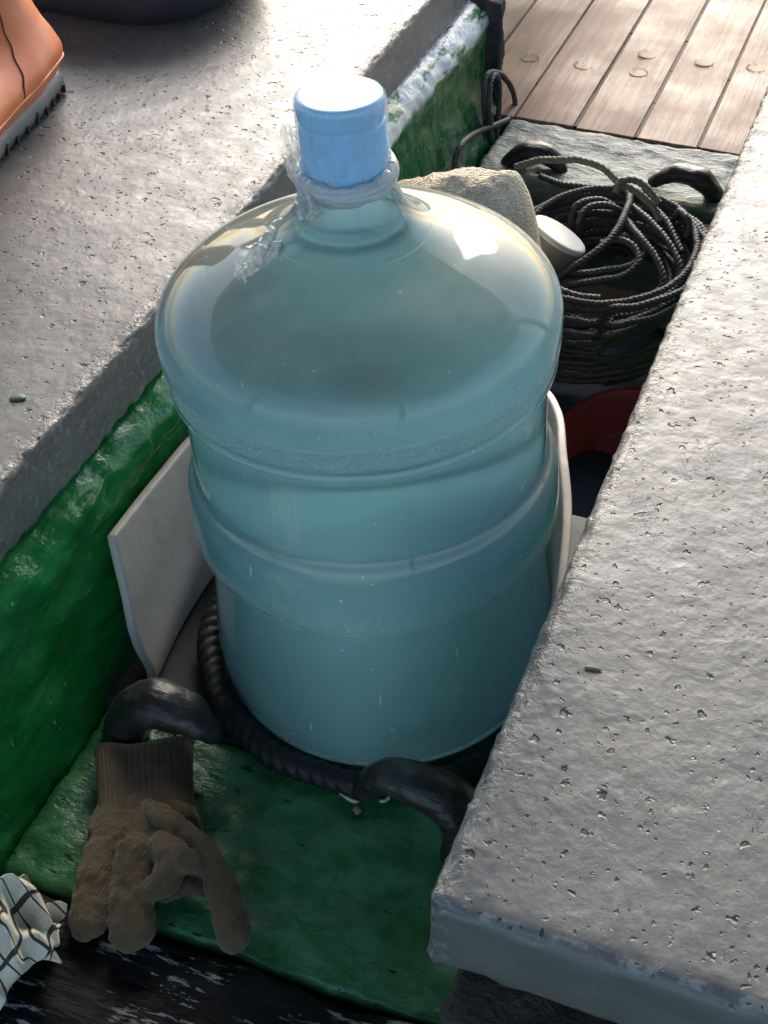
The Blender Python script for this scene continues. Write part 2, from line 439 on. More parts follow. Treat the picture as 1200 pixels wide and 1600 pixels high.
# bottle: clear tinted shell with a slight milkiness, fine crazed band on the shoulder, scratches and specks
def shell_mat():
    k = NT('blue tinted bottle plastic'); v = k.obj(); x, y, z = k.sep(v)
    band = k.ma('MULTIPLY', k.ramp(z, .2985, .303), k.ramp(z, .3165, .319, 1, 0))
    band2 = k.ma('MULTIPLY', k.ramp(z, .156, .162), k.ramp(z, .172, .182, 1, 0))
    band3 = k.ramp(z, .010, .042, 1, 0)
    bb = k.ma('MAXIMUM', band, k.ma('MULTIPLY', k.ma('ADD', band2, band3), .45))
    rip = k.noise(k.mapped(v, (1, 1, 2.6)), 330, 3, .6, .5)
    cloud = k.noise(k.mapped(v, (1, 1, .5)), 22, 4, .6)
    sp = pits(k, v, 95, .5, .04, .13)
    scr = k.ramp(k.noise(k.mapped(v, (1, 1, .12), rot=(.25, .2, 0)), 210, 1), .755, .775)
    scr = k.ma('MULTIPLY', scr, k.ramp(z, .27, .29, 1, 0))
    rid = k.ma('MAXIMUM', k.ma('MULTIPLY', k.ramp(z, .286, .2905), k.ramp(z, .2945, .298, 1, 0)), k.ma('MULTIPLY', k.ramp(z, .1505, .1535), k.ramp(z, .156, .159, 1, 0)))  # pale crease lines: ridge highlights painted in as haze
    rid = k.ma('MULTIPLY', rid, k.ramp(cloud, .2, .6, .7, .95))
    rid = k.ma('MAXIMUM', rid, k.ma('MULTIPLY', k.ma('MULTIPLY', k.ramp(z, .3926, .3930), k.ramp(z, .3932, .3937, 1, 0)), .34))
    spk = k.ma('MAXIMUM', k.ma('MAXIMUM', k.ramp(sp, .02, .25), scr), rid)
    nrm = k.bump(k.ma('ADD', k.ma('MULTIPLY', bb, rip), k.ma('MULTIPLY', cloud, .05)), .9, .0022)
    tp = k.n('ShaderNodeBsdfTransparent', {'Color': (.88, .965, .98, 1)})
    gl = k.n('ShaderNodeBsdfGlossy', {'Color': (1, 1, 1, 1), 'Roughness': k.ma('MULTIPLY_ADD', bb, .15, .045), 'Normal': nrm})
    fr = k.n('ShaderNodeFresnel', {'IOR': 1.5, 'Normal': nrm})
    glass = k.n('ShaderNodeMixShader', {0: fr.outputs[0]}); k.set(glass.inputs[1], tp.outputs[0]); k.set(glass.inputs[2], gl.outputs[0])
    dif = k.n('ShaderNodeBsdfDiffuse', {"Color": (.84, .92, .92, 1), "Normal": nrm})
    tr = k.n('ShaderNodeBsdfTranslucent', {'Color': (.50, .70, .72, 1), 'Normal': nrm})
    m1 = k.n('ShaderNodeMixShader', {0: .6}); k.set(m1.inputs[1], dif.outputs[0]); k.set(m1.inputs[2], tr.outputs[0])
    haze = k.ma('ADD', k.ma('MULTIPLY', k.ramp(cloud, .45, .8), .06), k.ma('MULTIPLY_ADD', k.ma('MULTIPLY', bb, k.ramp(rip, .42, .60, .15, 1)), .55, .03))
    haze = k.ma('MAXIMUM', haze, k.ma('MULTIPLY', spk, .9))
    up = k.sep(k.n('ShaderNodeNewGeometry').outputs['Normal'])[2]
    refl_haze = k.ma('MULTIPLY', k.ramp(up, .25, .95), k.ramp(k.noise(v, 26, 4, .65), .25, .75, .10, .24))  # overhead reflection on the dome painted in as olive haze on upward faces
    refl_bsdf = k.n('ShaderNodeBsdfDiffuse', {'Color': (.60, .55, .40, 1)})
    m1b = k.n('ShaderNodeMixShader', {0: k.ramp(up, .25, .6)}); k.set(m1b.inputs[1], m1.outputs[0]); k.set(m1b.inputs[2], refl_bsdf.outputs[0]); m1 = m1b
    haze = k.ma('ADD', haze, refl_haze)
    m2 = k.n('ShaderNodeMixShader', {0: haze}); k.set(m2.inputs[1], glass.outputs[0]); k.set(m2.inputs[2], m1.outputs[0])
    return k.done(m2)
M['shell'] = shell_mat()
def water_mat():
    k = NT('cloudy water'); v = k.obj()
    tr = k.n('ShaderNodeBsdfTranslucent', {'Color': (.44, .66, .72, 1)})
    df = k.n('ShaderNodeBsdfDiffuse', {'Color': (.27, .355, .365, 1)})
    rf = k.n('ShaderNodeBsdfRefraction', {'Color': (.66, .88, .92, 1), 'Roughness': .18, 'IOR': 1.33})
    m1 = k.n('ShaderNodeMixShader', {0: .35}); k.set(m1.inputs[1], tr.outputs[0]); k.set(m1.inputs[2], df.outputs[0])
    m2 = k.n('ShaderNodeMixShader', {0: .21}); k.set(m2.inputs[1], m1.outputs[0]); k.set(m2.inputs[2], rf.outputs[0])
    return k.done(m2)
M['water'] = water_mat()
M['cap'] = plain('blue cap plastic', (.36, .63, .86), .30, nscale=20, var=.08, bump=.1, Subsurface_Weight=.15, Subsurface_Radius=(.005, .01, .02))
def film_mat(name, opac, col, stretch=(1, 1, .5), bs=.9):
    k = NT(name); v = k.obj()
    n = k.noise(k.mapped(v, stretch), 130, 4, .6, .8)
    nrm = k.bump(n, bs, .003)
    gl = k.n('ShaderNodeBsdfGlossy', {'Color': (1, 1, 1, 1), 'Roughness': .16, 'Normal': nrm})
    df = k.n('ShaderNodeBsdfDiffuse', {'Color': (*col, 1), 'Normal': nrm}); tl = k.n('ShaderNodeBsdfTranslucent', {'Color': (*col, 1), 'Normal': nrm})
    m1 = k.n('ShaderNodeMixShader', {0: .5}); k.set(m1.inputs[1], df.outputs[0]); k.set(m1.inputs[2], tl.outputs[0])
    fr = k.n('ShaderNodeFresnel', {'IOR': 1.5, 'Normal': nrm})
    m2 = k.n('ShaderNodeMixShader', {0: k.ma('MULTIPLY_ADD', fr.outputs[0], .9, .04)}); k.set(m2.inputs[1], m1.outputs[0]); k.set(m2.inputs[2], gl.outputs[0])
    tp = k.n('ShaderNodeBsdfTransparent')
    op = k.n('ShaderNodeClamp', {0: k.ma('ADD', k.ramp(n, .35, .7, opac-.2, opac+.25), k.ma('MULTIPLY', fr.outputs[0], .5))}).outputs[0]
    m3 = k.n('ShaderNodeMixShader', {0: op}); k.set(m3.inputs[1], tp.outputs[0]); k.set(m3.inputs[2], m2.outputs[0])
    return k.done(m3)
M['film_clear'] = film_mat('clear shrink film', .10, (.85, .88, .9))
M['film_band'] = film_mat('bunched film', .85, (.94, .94, .93), (.45, .45, 3.0), .45)
M['film_tail'] = film_mat('crumpled film', .5, (.90, .90, .88))
def sea_mat():
    k = NT('sea water')
    return k.done(k.bsdf(Base_Color=(.02, .06, .07), Roughness=.12, Normal=k.bump(k.noise(k.obj(), 1.2, 4), .4, .1)))
M['sea'] = sea_mat()

# ================================================================ SETTING
tag(obj('sea', [(-3000, -3000, -1.3), (3000, -3000, -1.3), (3000, 3000, -1.3), (-3000, 3000, -1.3)], [(0, 1, 2, 3)], M['sea']), kind='structure')

# bilge floor and the boards the bottle stands on
V, F = rbox((-1.25, -1.3, -.34), (1.25, 4.0, -.26), .01, .3)
tag(obj('bilge_floor', V, F, M['dark_floor']), kind='structure')
V, F = rbox((-.22, -.128, -.10), (.30, .22, -.003), .004, .02)
tag(obj('pit_floor', V, F, M['dark_floor']), kind='structure')

# rear plank deck
mb = MB()
x0s = [-1.222+.08*k for k in range(31)]
for k, xa in enumerate(x0s):
    V, F = rbox((xa+.0016, .929, -.035), (xa+.0784, 3.4, random.uniform(-.0008, .0008)), .0022, (.02, .12, .03),
                lambda p, n: .0009*nz(p, 40, 2))
    mb.add(V, F)
deck = mb.build('deck', [M['deck'], M['deck'], M['caulk']])
npl = len(deck.data.polygons)
bmk = bmesh.new(); bmk.from_mesh(deck.data)
def add_box(bm, lo, hi, mi):
    vs = [bm.verts.new((x, y, z)) for x in (lo[0], hi[0]) for y in (lo[1], hi[1]) for z in (lo[2], hi[2])]
    for f in ((0, 1, 3, 2), (4, 6, 7, 5), (0, 4, 5, 1), (2, 3, 7, 6), (0, 2, 6, 4), (1, 5, 7, 3)):
        fa = bm.faces.new([vs[i] for i in f]); fa.material_index = mi
for xa in x0s[1:]:
    for j in range(24):
        y = .935+j*.1
        h = random.uniform(-.0028, -.0012)
        add_box(bmk, (xa-.0022, y, -.03), (xa+.0022, y+.0985, h), 2)
for (px, py) in ((827, 91), (912, 103), (1012, 86), (997, 114), (1100, 98), (1182, 107)):
    c = at(px, py, 2, 0.0)
    ring = [bmk.verts.new((c[0]+.0115*math.cos(a), c[1]+.0115*math.sin(a), .0005)) for a in np.linspace(0, 2*math.pi, 28, endpoint=False)]
    low = [bmk.verts.new((c[0]+.0125*math.cos(a), c[1]+.0125*math.sin(a), -.004)) for a in np.linspace(0, 2*math.pi, 28, endpoint=False)]
    f = bmk.faces.new(ring); f.material_index = 1
    for i in range(28):
        f = bmk.faces.new((low[i], low[(i+1) % 28], ring[(i+1) % 28], ring[i])); f.material_index = 1
    ro = [bmk.verts.new((c[0]+.0138*math.cos(a), c[1]+.0138*math.sin(a), .0012)) for a in np.linspace(0, 2*math.pi, 28, endpoint=False)]
    ri = [bmk.verts.new((c[0]+.0118*math.cos(a), c[1]+.0118*math.sin(a), .0013)) for a in np.linspace(0, 2*math.pi, 28, endpoint=False)]
    for i in range(28):
        if math.sin(i/28*6.283+px*.7)+.5*math.sin(i*1.7+px) > .15:
            f = bmk.faces.new((ro[i], ro[(i+1) % 28], ri[(i+1) % 28], ri[i])); f.material_index = 2
bmk.to_mesh(deck.data); bmk.free()
tag(deck, kind='structure')

# unseen canopy on posts, its extent and colour set to shade the boat
can = empty('canopy', (0, 0, 0)); tag(can, 'unseen flat boarded canopy roof shading the boat from above', 'canopy')
V, F = rbox((-2.6, -1.9, 1.95), (2.6, 1.7, 2.03), .01, .5); obj('roof_panel', V, F, M['canopy'], can)
for px, py in ((-1.35, 1.6), (1.55, 1.6), (-1.35, -1.8), (1.55, -1.8)):
    V, F = rbox((px-.05, py-.05, -.3), (px+.05, py+.05, 1.948), .008, .4); obj('post', V, F, M['canopy'], can)

# ================================================================ SLABS
def edge_disp(amp, seed):
    def f(p, n):
        k = abs(n[0])+abs(n[1])+abs(n[2])
        e = max(0, k-1.0)/.41            # 0 on flats, 1 on a 45 degree edge
        return amp*e*(nz(p, 110, seed, 4)*1.5)+amp*.25*nz(p, 16, seed+5, 2)
    return f
V, F = rbox((-1.15, -.75, .16), (-.235, 1.75, .22), .0065, (.012, .006, .012), edge_disp(.0022, 1))
tag(obj('deck_slab', V, F, M['slab_left']),
    'brownish grey pitted deck slab carrying the orange boot, above the green side wall', 'slab', 'grey painted deck slabs')
V, F = rbox((.153, -.343, .16), (1.15, 1.9, .22), .010, (.012, .006, .012), edge_disp(.0018, 9))
tag(obj('deck_slab', V, F, M['slab_right']),
    'pale grey pitted deck slab whose blunt front end overlaps the right of the water bottle', 'slab', 'grey painted deck slabs')

# ================================================================ GREEN SIDE WALLS
def side_wall(sign, xo, y0, y1, label):
    prof = [(-.250, .158), (-.238, .157), (-.228, .152), (-.219, .142), (-.2155, .130), (-.2165, .115), (-.2165, .10), (-.215, .08), (-.210, .055), (-.204, .03), (-.196, .005), (-.191, -.01), (-.191, -.10), (-.30, -.10), (-.30, .158)]
    P = []
    for (a, b), (c, d) in zip(prof[:-3], prof[1:-2]):
        for t in np.linspace(0, 1, 3, endpoint=False): P.append((a+(c-a)*t, b+(d-b)*t))
    P += prof[-3:]
    ys = np.linspace(y0, y1, int((y1-y0)/.006)); V = []; F = []; n = len(P)
    for y in ys:
        for q, (px, pz) in enumerate(P):
            p = (px, y, pz)
            d = (.0035*nz((px, y*.6, pz), 26, 4, 3)+.002*nz((px, y, pz), 75, 8, 2)) if q < n-3 else 0
            V.append((xo+sign*(-px-d), y+(.004*nz((px, 0, pz), 40, 3) if y == ys[-1] else 0), pz+d*.4))
    for i in range(len(ys)-1):
        for j in range(n):
            k = (j+1) % n; f = (i*n+j, i*n+k, (i+1)*n+k, (i+1)*n+j); F.append(f if sign < 0 else f[::-1])
    e1 = tuple(range(n)); e2 = tuple((len(ys)-1)*n+j for j in range(n))
    F.append(e1[::-1] if sign < 0 else e1); F.append(e2 if sign < 0 else e2[::-1])
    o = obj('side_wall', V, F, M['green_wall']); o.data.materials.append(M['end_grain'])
    tag(o, label, 'wall'); return o
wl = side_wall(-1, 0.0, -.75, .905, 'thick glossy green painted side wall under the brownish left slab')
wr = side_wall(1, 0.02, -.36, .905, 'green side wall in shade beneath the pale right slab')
# dark bare end post of the left wall
V, F = rbox((-.262, .9065, -.10), (-.199, .922, .157), .004, .006, lambda p, n: .004*nz((p[0], p[1], p[2]*.4), 60, 2)+.002*nz(p, 150, 5))
obj('end_post', V, F, M['end_grain'], wl)

# ================================================================ CROSS BEAMS WITH HORNS
def horn(path, radii, flat=.8, seed=0.0):
    P = catmull(path, 10); R = np.interp(np.linspace(0, len(radii)-1, len(P)), range(len(radii)), radii)
    # round off the tip
    P2 = list(P); R2 = list(R); t = P[-1]-P[-2]; t /= np.linalg.norm(t)
    for a in (.35, .65, .85, .97): P2.append(P[-1]+t*R[-1]*a); R2.append(R[-1]*math.sqrt(1-a*a))
    V, F = tube(P2, R2, 24, flat)
    V = [np.array(v)+.0018*np.array([nz(v, 50, seed), nz(v, 50, seed+3), nz(v, 50, seed+7)]) for v in V]
    return V, F
def cross_beam(y0, y1, mat, label, hl, hr, seed, yl=None):
    V, F = rbox((-.186, y0, -.13), (.204, y1, .0), .006, .005, lambda p, n: .0030*nz(p, 30, seed, 4)+.0012*nz(p, 90, seed+2))
    b = obj('cross_beam', V, F, mat); tag(b, label, 'beam', 'cross beams with horns')
    for h, s in ((hl, 1), (hr, 2)):
        V, F = horn(h[0], h[1], seed=seed+s); obj('horn', V, F, M['horn'], b)
    return b
yl, yr = -.150, -.160
def hp(pts, y): return [at(px, py, 1, y) for px, py in pts]
hornL = hp([(200, 1180), (198, 1140), (214, 1108), (248, 1100), (292, 1116), (326, 1140)], yl)
hornR = hp([(722, 1345), (728, 1300), (710, 1258), (660, 1228), (612, 1214), (580, 1220), (568, 1232)], yr)
hornL[0][2] = -.012; hornR[0][2] = -.012
cross_beam(-.292, -.130, M['green_floor'], 'green painted cross beam in front of the bottle, the glove lying on it',
           (hornL, [.021, .0225, .0225, .0215, .0175, .0115]), (hornR, [.020, .021, .020, .0175, .0155, .0125, .010]), 3)
hornL2 = hp([(797, 275), (800, 255), (815, 240), (845, 238), (866, 250), (877, 262)], .815)
hornR2 = hp([(1118, 330), (1117, 305), (1098, 281), (1066, 272), (1040, 275), (1026, 282)], .815)
hornL2[0][2] = -.012; hornR2[0][2] = -.012
cross_beam(.779, .926, M['grey_beam'], 'weathered blue grey cross beam between coiled rope and plank deck',
           (hornL2, [.015, .0165, .0165, .0155, .0125, .0085]), (hornR2, [.010, .014, .0155, .0145, .0125, .010]), 12)

# black timber across the near end of the pit
V, F = rbox((-.45, -.80, -.20), (.45, -.296, .004), .012, .007,
            lambda p, n: .007*nz((p[0]*.5, p[1], p[2]), 22, 6, 4)+.0035*nz((p[0]*.4, p[1]*1.5, p[2]), 70, 9, 3))
tag(obj('black_timber', V, F, M['black_timber']), 'rough black tarred timber with flaked white paint at the bottom of the picture', 'timber')
# dark post under the front end of the right slab
V, F = rbox((.170, -.372, -.02), (.62, -.300, .158), .006, .008, lambda p, n: .004*nz((p[0], p[1], p[2]*.4), 50, 4))
tag(obj('slab_support', V, F, plain('dark brown timber', (.035, .028, .02), .7, nscale=60, var=.6, bump=.8, bdist=.004)),
    'dark brown timber support under the front end of the pale right slab', 'timber')

# ================================================================ WATER BOTTLE
bt = empty('water_bottle', (0, 0, 0)); tag(bt, 'large blue tinted plastic water bottle full of cloudy water, standing in the pit', 'water bottle')
DH = .057
def dome(r, off=0.0): return .331+(DH-off)*max(0, 1-((r-.03)/.1055)**1.6)**.5
def bottle_prof(off=0.0, top=True):
    P = [(.004, .006), (.060, .005), (.100, .003), (.113, .001), (.121, .004), (.1275, .014), (.1315, .03), (.1325, .05), (.131, .075), (.1275, .105), (.1250, .130),
         (.1243, .146), (.1262, .1515), (.1315, .156), (.1335, .162), (.135, .172), (.1348, .188), (.1335, .203), (.1308, .2115), (.1272, .217), (.1258, .224),
         (.1256, .25), (.1256, .275), (.1268, .2865), (.1298, .2905), (.1326, .2945), (.1328, .300), (.1342, .309), (.1351, .318), (.1355, .328)]
    for t in np.linspace(.02, .86, 20):
        r = .1355-.1055*(math.sin(t*math.pi/2)**1.5)
        if r > .088: P.append((r, dome(r)))
    P += [(.080, .3790), (.071, .3822), (.062, .3862), (.054, .3908), (.0470, .3962), (.0410, .4025), (.0365, .4090), (.0332, .4160), (.0308, .4230), (.0290, .4290), (.0284, .436)]
    return [(max(.002, r-off), z+(off if z < .05 else 0)) for r, z in P]
def smooth_prof(P, k=5):
    Q = catmull([(r, z, 0) for r, z in P], k); return [(max(.001, q[0]), q[1]) for q in Q]
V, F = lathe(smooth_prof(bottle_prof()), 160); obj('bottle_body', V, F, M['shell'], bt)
wp = [(r, z) for r, z in bottle_prof(.0022) if z < .410]
wp = smooth_prof(wp)+[(wp[-1][0]*.94, .4065), (wp[-1][0]*.5, .4065), (.002, .4065)]
V, F = lathe(wp, 128); obj('water', V, F, M['water'], bt)
cp = [(.0270, .429), (.0276, .4295), (.0280, .431), (.0279, .4345), (.0275, .4362), (.0264, .4368), (.0264, .4384), (.0271, .4392), (.0268, .45), (.0266, .460), (.0266, .4668), (.0257, .4680), (.0257, .4698), (.0267, .471),
      (.0271, .4755), (.0270, .4800), (.0262, .4828), (.0247, .4840), (.02, .4843), (.001, .4843)]
V, F = lathe(smooth_prof(cp, 4), 96); capo = obj('cap', V, F, M['cap'], bt)
# shrink film: clear sleeve, bunched band, two torn tails
mb = MB(); n = 80
prof = [(.0294, .429), (.0290, .44), (.0285, .45), (.0282, .462), (.0282, .475), (.0278, .4825)]
V = []; F = []
for r, z in prof:
    for i in range(n):
        a = 2*math.pi*i/n; rr = r+.0008*nz((math.cos(a), math.sin(a), z*60), 3.0, 2)
        V.append((rr*math.cos(a), rr*math.sin(a), z))
for a in range(len(prof)-1):
    for i in range(n): F.append((a*n+i, a*n+(i+1) % n, (a+1)*n+(i+1) % n, (a+1)*n+i))
wrap = obj('plastic_wrap', V, F, M['film_clear'], bt)
ring = []; n = 150
for i in range(n):
    a = 2*math.pi*i/n; ring.append((.0290*math.cos(a), .0290*math.sin(a), .4315+.0015*math.sin(a*2+1)+.0015*nz((math.cos(a), math.sin(a), 0), 2.4, 1)))
V, F = tube(ring+[ring[0]], [.0036+.0007*nz(p, 70, 3) for p in ring]+[.0036], 20, 2.0, False,
            lambda i, a: 1+.06*math.sin(a*5+i*.12)+.07*nz((i*.10, math.cos(a)*1.5, math.sin(a)*1.5), 1, 4))
obj('wrap_band', V, F, M['film_band'], wrap)
TILT = Matrix(((1, 0, -.058, 0), (0, 1, -.002, 0), (.058, .002, 1, 0), (0, 0, 0, 1)))
def crumple(path, widths, amp, seed, nu=160, nv=40, lift=.0):
    """a torn piece of film: a wide ribbon thrown into small folds"""
    P = catmull(path, 16); P, s = resample(P, 1.0*np.linalg.norm(np.diff(P, axis=0), axis=1).sum()/nu)
    T, N, B = frames(P); Wd = np.interp(np.linspace(0, 1, len(P)), np.linspace(0, 1, len(widths)), widths)
    V = []; F = []
    for i in range(len(P)):
        q = i*60/len(P)
        for j in range(nv+1):
            u = (j/nv-.5)*2
            fold = amp*(math.sin(u*6+q*.10+seed)+1.2*nz((u*1.8, q*.11, seed), 1.0, seed, 2))
            fold2 = amp*.45*nz((u*4, q*.24, seed+4), 1.0, seed, 2)
            w = Wd[i]*(1+.25*nz((u*.4+2, q*.22, 0), 1.0, seed+2))
            V.append(P[i]+N[i]*u*w+B[i]*(fold+fold2)+T[i]*.6*amp*nz((u*3, q*.2, 9), 1.0, seed, 2))
    for i in range(len(P)-1):
        for j in range(nv):
            F.append((i*(nv+1)+j, i*(nv+1)+j+1, (i+1)*(nv+1)+j+1, (i+1)*(nv+1)+j))
    return V, F
def bl(px, py, off=0.0, z=None):
    """bottle-space point under a photo pixel, on the plane facing the camera through the neck, moved by off towards it"""
    ax = np.array([-.058*.41, 0, .41]); d = CF+(px-600)/FPX*CR-(py-800)/FPX*CU
    t = ((ax-CPOS)@CF-off)/(d@CF); p = CPOS+t*d
    return np.array(TILT.inverted() @ Vector(p))
V, F = crumple([bl(447, 195, .012), bl(452, 220, .013), bl(462, 255, .017), bl(476, 290, .024), bl(484, 318, .036), bl(484, 345, .05)], [.0035, .006, .0065, .006, .0085, .006], .0018, 1.0)
obj('wrap_tail', V, F, M['film_tail'], wrap)
def on_dome(px, py, h=.004):
    """first point of the dome under a pixel, in bottle space"""
    d = CF+(px-600)/FPX*CR-(py-800)/FPX*CU; o = Vector(CPOS); inv = TILT.inverted()
    for t in np.arange(.75, 1.3, .001):
        q = inv @ (o+Vector(d)*t); r = math.hypot(q.x, q.y)
        if r < .1355+h and q.z < dome(max(.0301, r))+h: return np.array(q)
    return np.array(q)
V, F = crumple([on_dome(487, 326, .008), on_dome(470, 345, .008), on_dome(440, 362, .008), on_dome(415, 385, .008), on_dome(393, 412, .007), on_dome(377, 436, .006)],
               [.006, .011, .013, .0125, .012, .005], .0030, 5.0, 200, 60)
obj('wrap_tail', V, F, M['film_tail'], wrap)
V, F = crumple([on_dome(425, 392, .006), on_dome(450, 384, .006), on_dome(485, 378, .004)], [.003, .0035, .001], .0012, 8.0, 90, 24)
obj('wrap_tail', V, F, M['film_tail'], wrap)
bt.matrix_world = TILT

# ================================================================ CREAM MAT ROUND THE BOTTLE
plan_t = [(-.2045, -.058), (-.2045, .02), (-.199, .09), (-.165, .150), (-.09, .178), (0, .182), (.06, .168), (.088, .135), (.106, .085), (.124, .035), (.137, -.02), (.146, -.07)]
plan_b = [(-.168, -.100), (-.172, -.02), (-.168, .06), (-.130, .125), (-.07, .150), (0, .155), (.05, .150), (.084, .12), (.102, .075), (.119, .03), (.130, -.02), (.137, -.07)]
ht = [.114, .112, .112, .12, .14, .16, .17, .175, .175, .168, .160, .15]
T_ = catmull([(a, b, h) for (a, b), h in zip(plan_t, ht)], 14); B_ = catmull([(a, b, .001) for a, b in plan_b], 14)
V = []; F = []; NV = 26; n = len(T_)
for i in range(n):
    ctr = np.array([0, 0.02, 0]); out = T_[i]-ctr; out[2] = 0; out /= np.linalg.norm(out)
    for j in range(NV+1):
        t = j/NV; p = B_[i]*(1-t)+T_[i]*t
        f = .0018*nz((i*.05, t*2.2, 1), 1.0, 3)*(1-t)+.007*math.exp(-((t-.55*(i/40.0)-.05)/.16)**2)*math.exp(-i/34.0)
        V.append(p-out*f)
off = len(V)
for i in range(n):
    ctr = np.array([0, 0.02, 0]); out = T_[i]-ctr; out[2] = 0; out /= np.linalg.norm(out)
    for j in range(NV+1): V.append(np.array(V[i*(NV+1)+j])+out*.007)
for i in range(n-1):
    for j in range(NV):
        a = i*(NV+1)+j; b = a+1; c = (i+1)*(NV+1)+j+1; d = c-1
        F.append((a, b, c, d)); F.append((off+d, off+c, off+b, off+a))
for i in range(n-1):
    a = i*(NV+1)+NV; c = a+NV+1; F.append((a, off+a, off+c, c))
    a = i*(NV+1); c = a+NV+1; F.append((c, off+c, off+a, a))
for j in range(NV):
    F.append((j, off+j, off+j+1, j+1)); a = (n-1)*(NV+1)+j; F.append((a+1, off+a+1, off+a, a))
mat_o = obj('vinyl_mat', V, F, M['cream']); tag(mat_o, 'cream vinyl mat folded up around the back and sides of the bottle', 'mat')
bv = mat_o.modifiers.new('bevel', 'BEVEL'); bv.width = .0026; bv.segments = 3; bv.limit_method = 'ANGLE'; bv.angle_limit = math.radians(50)
# its front flap lying on the floor
# heavy black rope ring round the foot of the bottle
ringp = []
for i in range(150):
    a = math.radians(168)+i/149*math.radians(190)
    k = max(0, 1-i/34.0)
    r = .1455-.004*k+.0012*math.sin(i*.3); ringp.append((r*math.cos(a)-.002, r*math.sin(a)+.004, .0100+.030*k**1.3))
V, F = rope(ringp, .0100, .032, 3, 16, 24, .0004, .22)
tag(obj('heavy_rope', V, F, M['rope_black']), 'thick black rope laid around the foot of the water bottle', 'rope')

# ================================================================ ROPE COIL, TARP, FLOAT, TOWEL, BASIN
def lump(c, rx, ry, rz, amp, sc, seed, nu=70, nv=40, cut=-.2):
    V = []; F = []
    for j in range(nv+1):
        ph = -math.pi/2+math.pi*j/nv
        for i in range(nu):
            a = 2*math.pi*i/nu; d = np.array([math.cos(ph)*math.cos(a), math.cos(ph)*math.sin(a), math.sin(ph)])
            e = np.sign(d)*np.abs(d)**.75
            p = np.array(c)+e*np.array([rx, ry, rz]); k = 1-abs(nz(p, sc, seed, 3))
            p = np.array(c)+e*np.array([rx, ry, rz])*(1-amp+amp*k); V.append(p)
    for j in range(nv):
        for i in range(nu): F.append((j*nu+i, j*nu+(i+1) % nu, (j+1)*nu+(i+1) % nu, (j+1)*nu+i))
    return V, F
V, F = lump((.02, .60, -.195), .165, .14, .108, .16, 11, 4)
tag(obj('tarpaulin', V, F, M['navy']), 'dark navy tarpaulin bundle under the coiled rope', 'tarpaulin')

RR = .0039
coilp = []
CX, CY = .012, .630
nl = 22
for i in range(nl*40):
    t = i/40.0; a = 2*math.pi*t-1.2; L = int(t); lv = t/nl
    # loops climb as a stack, each a little different
    jr = .004*math.sin(L*2.3+1)+.003*math.sin(a*2+L*1.7)
    rx = .100+.016*math.sin(lv*9+.5)+jr; ry = .102+.010*math.cos(lv*7)+jr
    z = -.070+.098*lv+.0035*math.sin(a+L*1.1)+.010*math.cos(a-.8)
    ox = .004*math.sin(L*1.3); oy = .004*math.cos(L*2.1)
    coilp.append((CX+ox+rx*math.cos(a), CY+oy+ry*math.sin(a)-.012*(1-lv)*math.sin(a)*-1, z))
top = [at(px, py, 2, zz) for px, py, zz in ((1070, 370, .03), (1040, 330, .04), (1010, 318, .045))]
V1, F1 = rope(catmull(coilp, 3), RR, .0165, 3, 13, 15, .0010)
mb = MB(); mb.add(V1, F1)
def strand(pts, R=.0041, pitch=.0165):
    P = catmull([at(px, py, 2, z) for px, py, z in pts], 14); V, F = rope(P, R, pitch, 3, 13, 15, .0006); mb.add(V, F)
strand([(845, 462, -.01), (880, 428, .012), (925, 398, .03), (958, 368, .038), (978, 330, .040), (984, 305, .036), (968, 292, .03)])
strand([(890, 360, .0), (893, 335, .02), (905, 318, .03), (935, 312, .028), (960, 322, .02)])
strand([(905, 372, -.01), (905, 345, .02), (918, 325, .03), (945, 320, .03), (970, 330, .02)])
strand([(985, 320, .035), (1015, 345, .035), (1045, 380, .03), (1062, 420, .018), (1050, 455, .0), (1030, 480, -.02)])
strand([(975, 340, .03), (1000, 370, .034), (1026, 405, .03), (1035, 445, .015), (1000, 470, .0), (950, 480, -.01)])
strand([(940, 380, .02), (965, 375, .03), (990, 385, .03), (998, 410, .025), (970, 432, .015), (925, 440, .01), (870, 448, 0)])
strand([(975, 368, .02), (1000, 378, .028), (1008, 395, .026), (985, 415, .02), (930, 425, .012), (880, 430, .005)])
strand([(845, 275, .01), (880, 288, .02), (930, 293, .022), (965, 296, .024), (1000, 310, .03), (1040, 345, .03), (1065, 395, .02)])
strand([(1050, 345, .02), (1062, 330, .035), (1072, 338, .04), (1078, 355, .03), (1072, 372, .02)])
coil_o = mb.build('coiled_rope', M['rope']); tag(coil_o, 'dark grey twisted rope in a heaped coil behind the bottle', 'rope')
# paler loop standing over the coil
P = catmull([at(px, py, 1, y) for px, py, y in ((805, 262, .70), (835, 252, .70), (870, 250, .69), (905, 250, .685), (940, 262, .68), (968, 285, .67), (995, 300, .67), (1022, 325, .665), (1030, 345, .66))], 14)
V, F = rope(P, .0044, .02, 3, 13, 15, .0005); obj('rope_loop', V, F, M['rope_olive'], coil_o)
P = catmull([at(px, py, 1, y) for px, py, y in ((962, 300, .655), (972, 283, .66), (1000, 285, .67), (1030, 318, .665))], 14)
V, F = rope(P, .0044, .02, 3, 13, 15, .0005); obj('rope_loop', V, F, M['rope_olive'], coil_o)

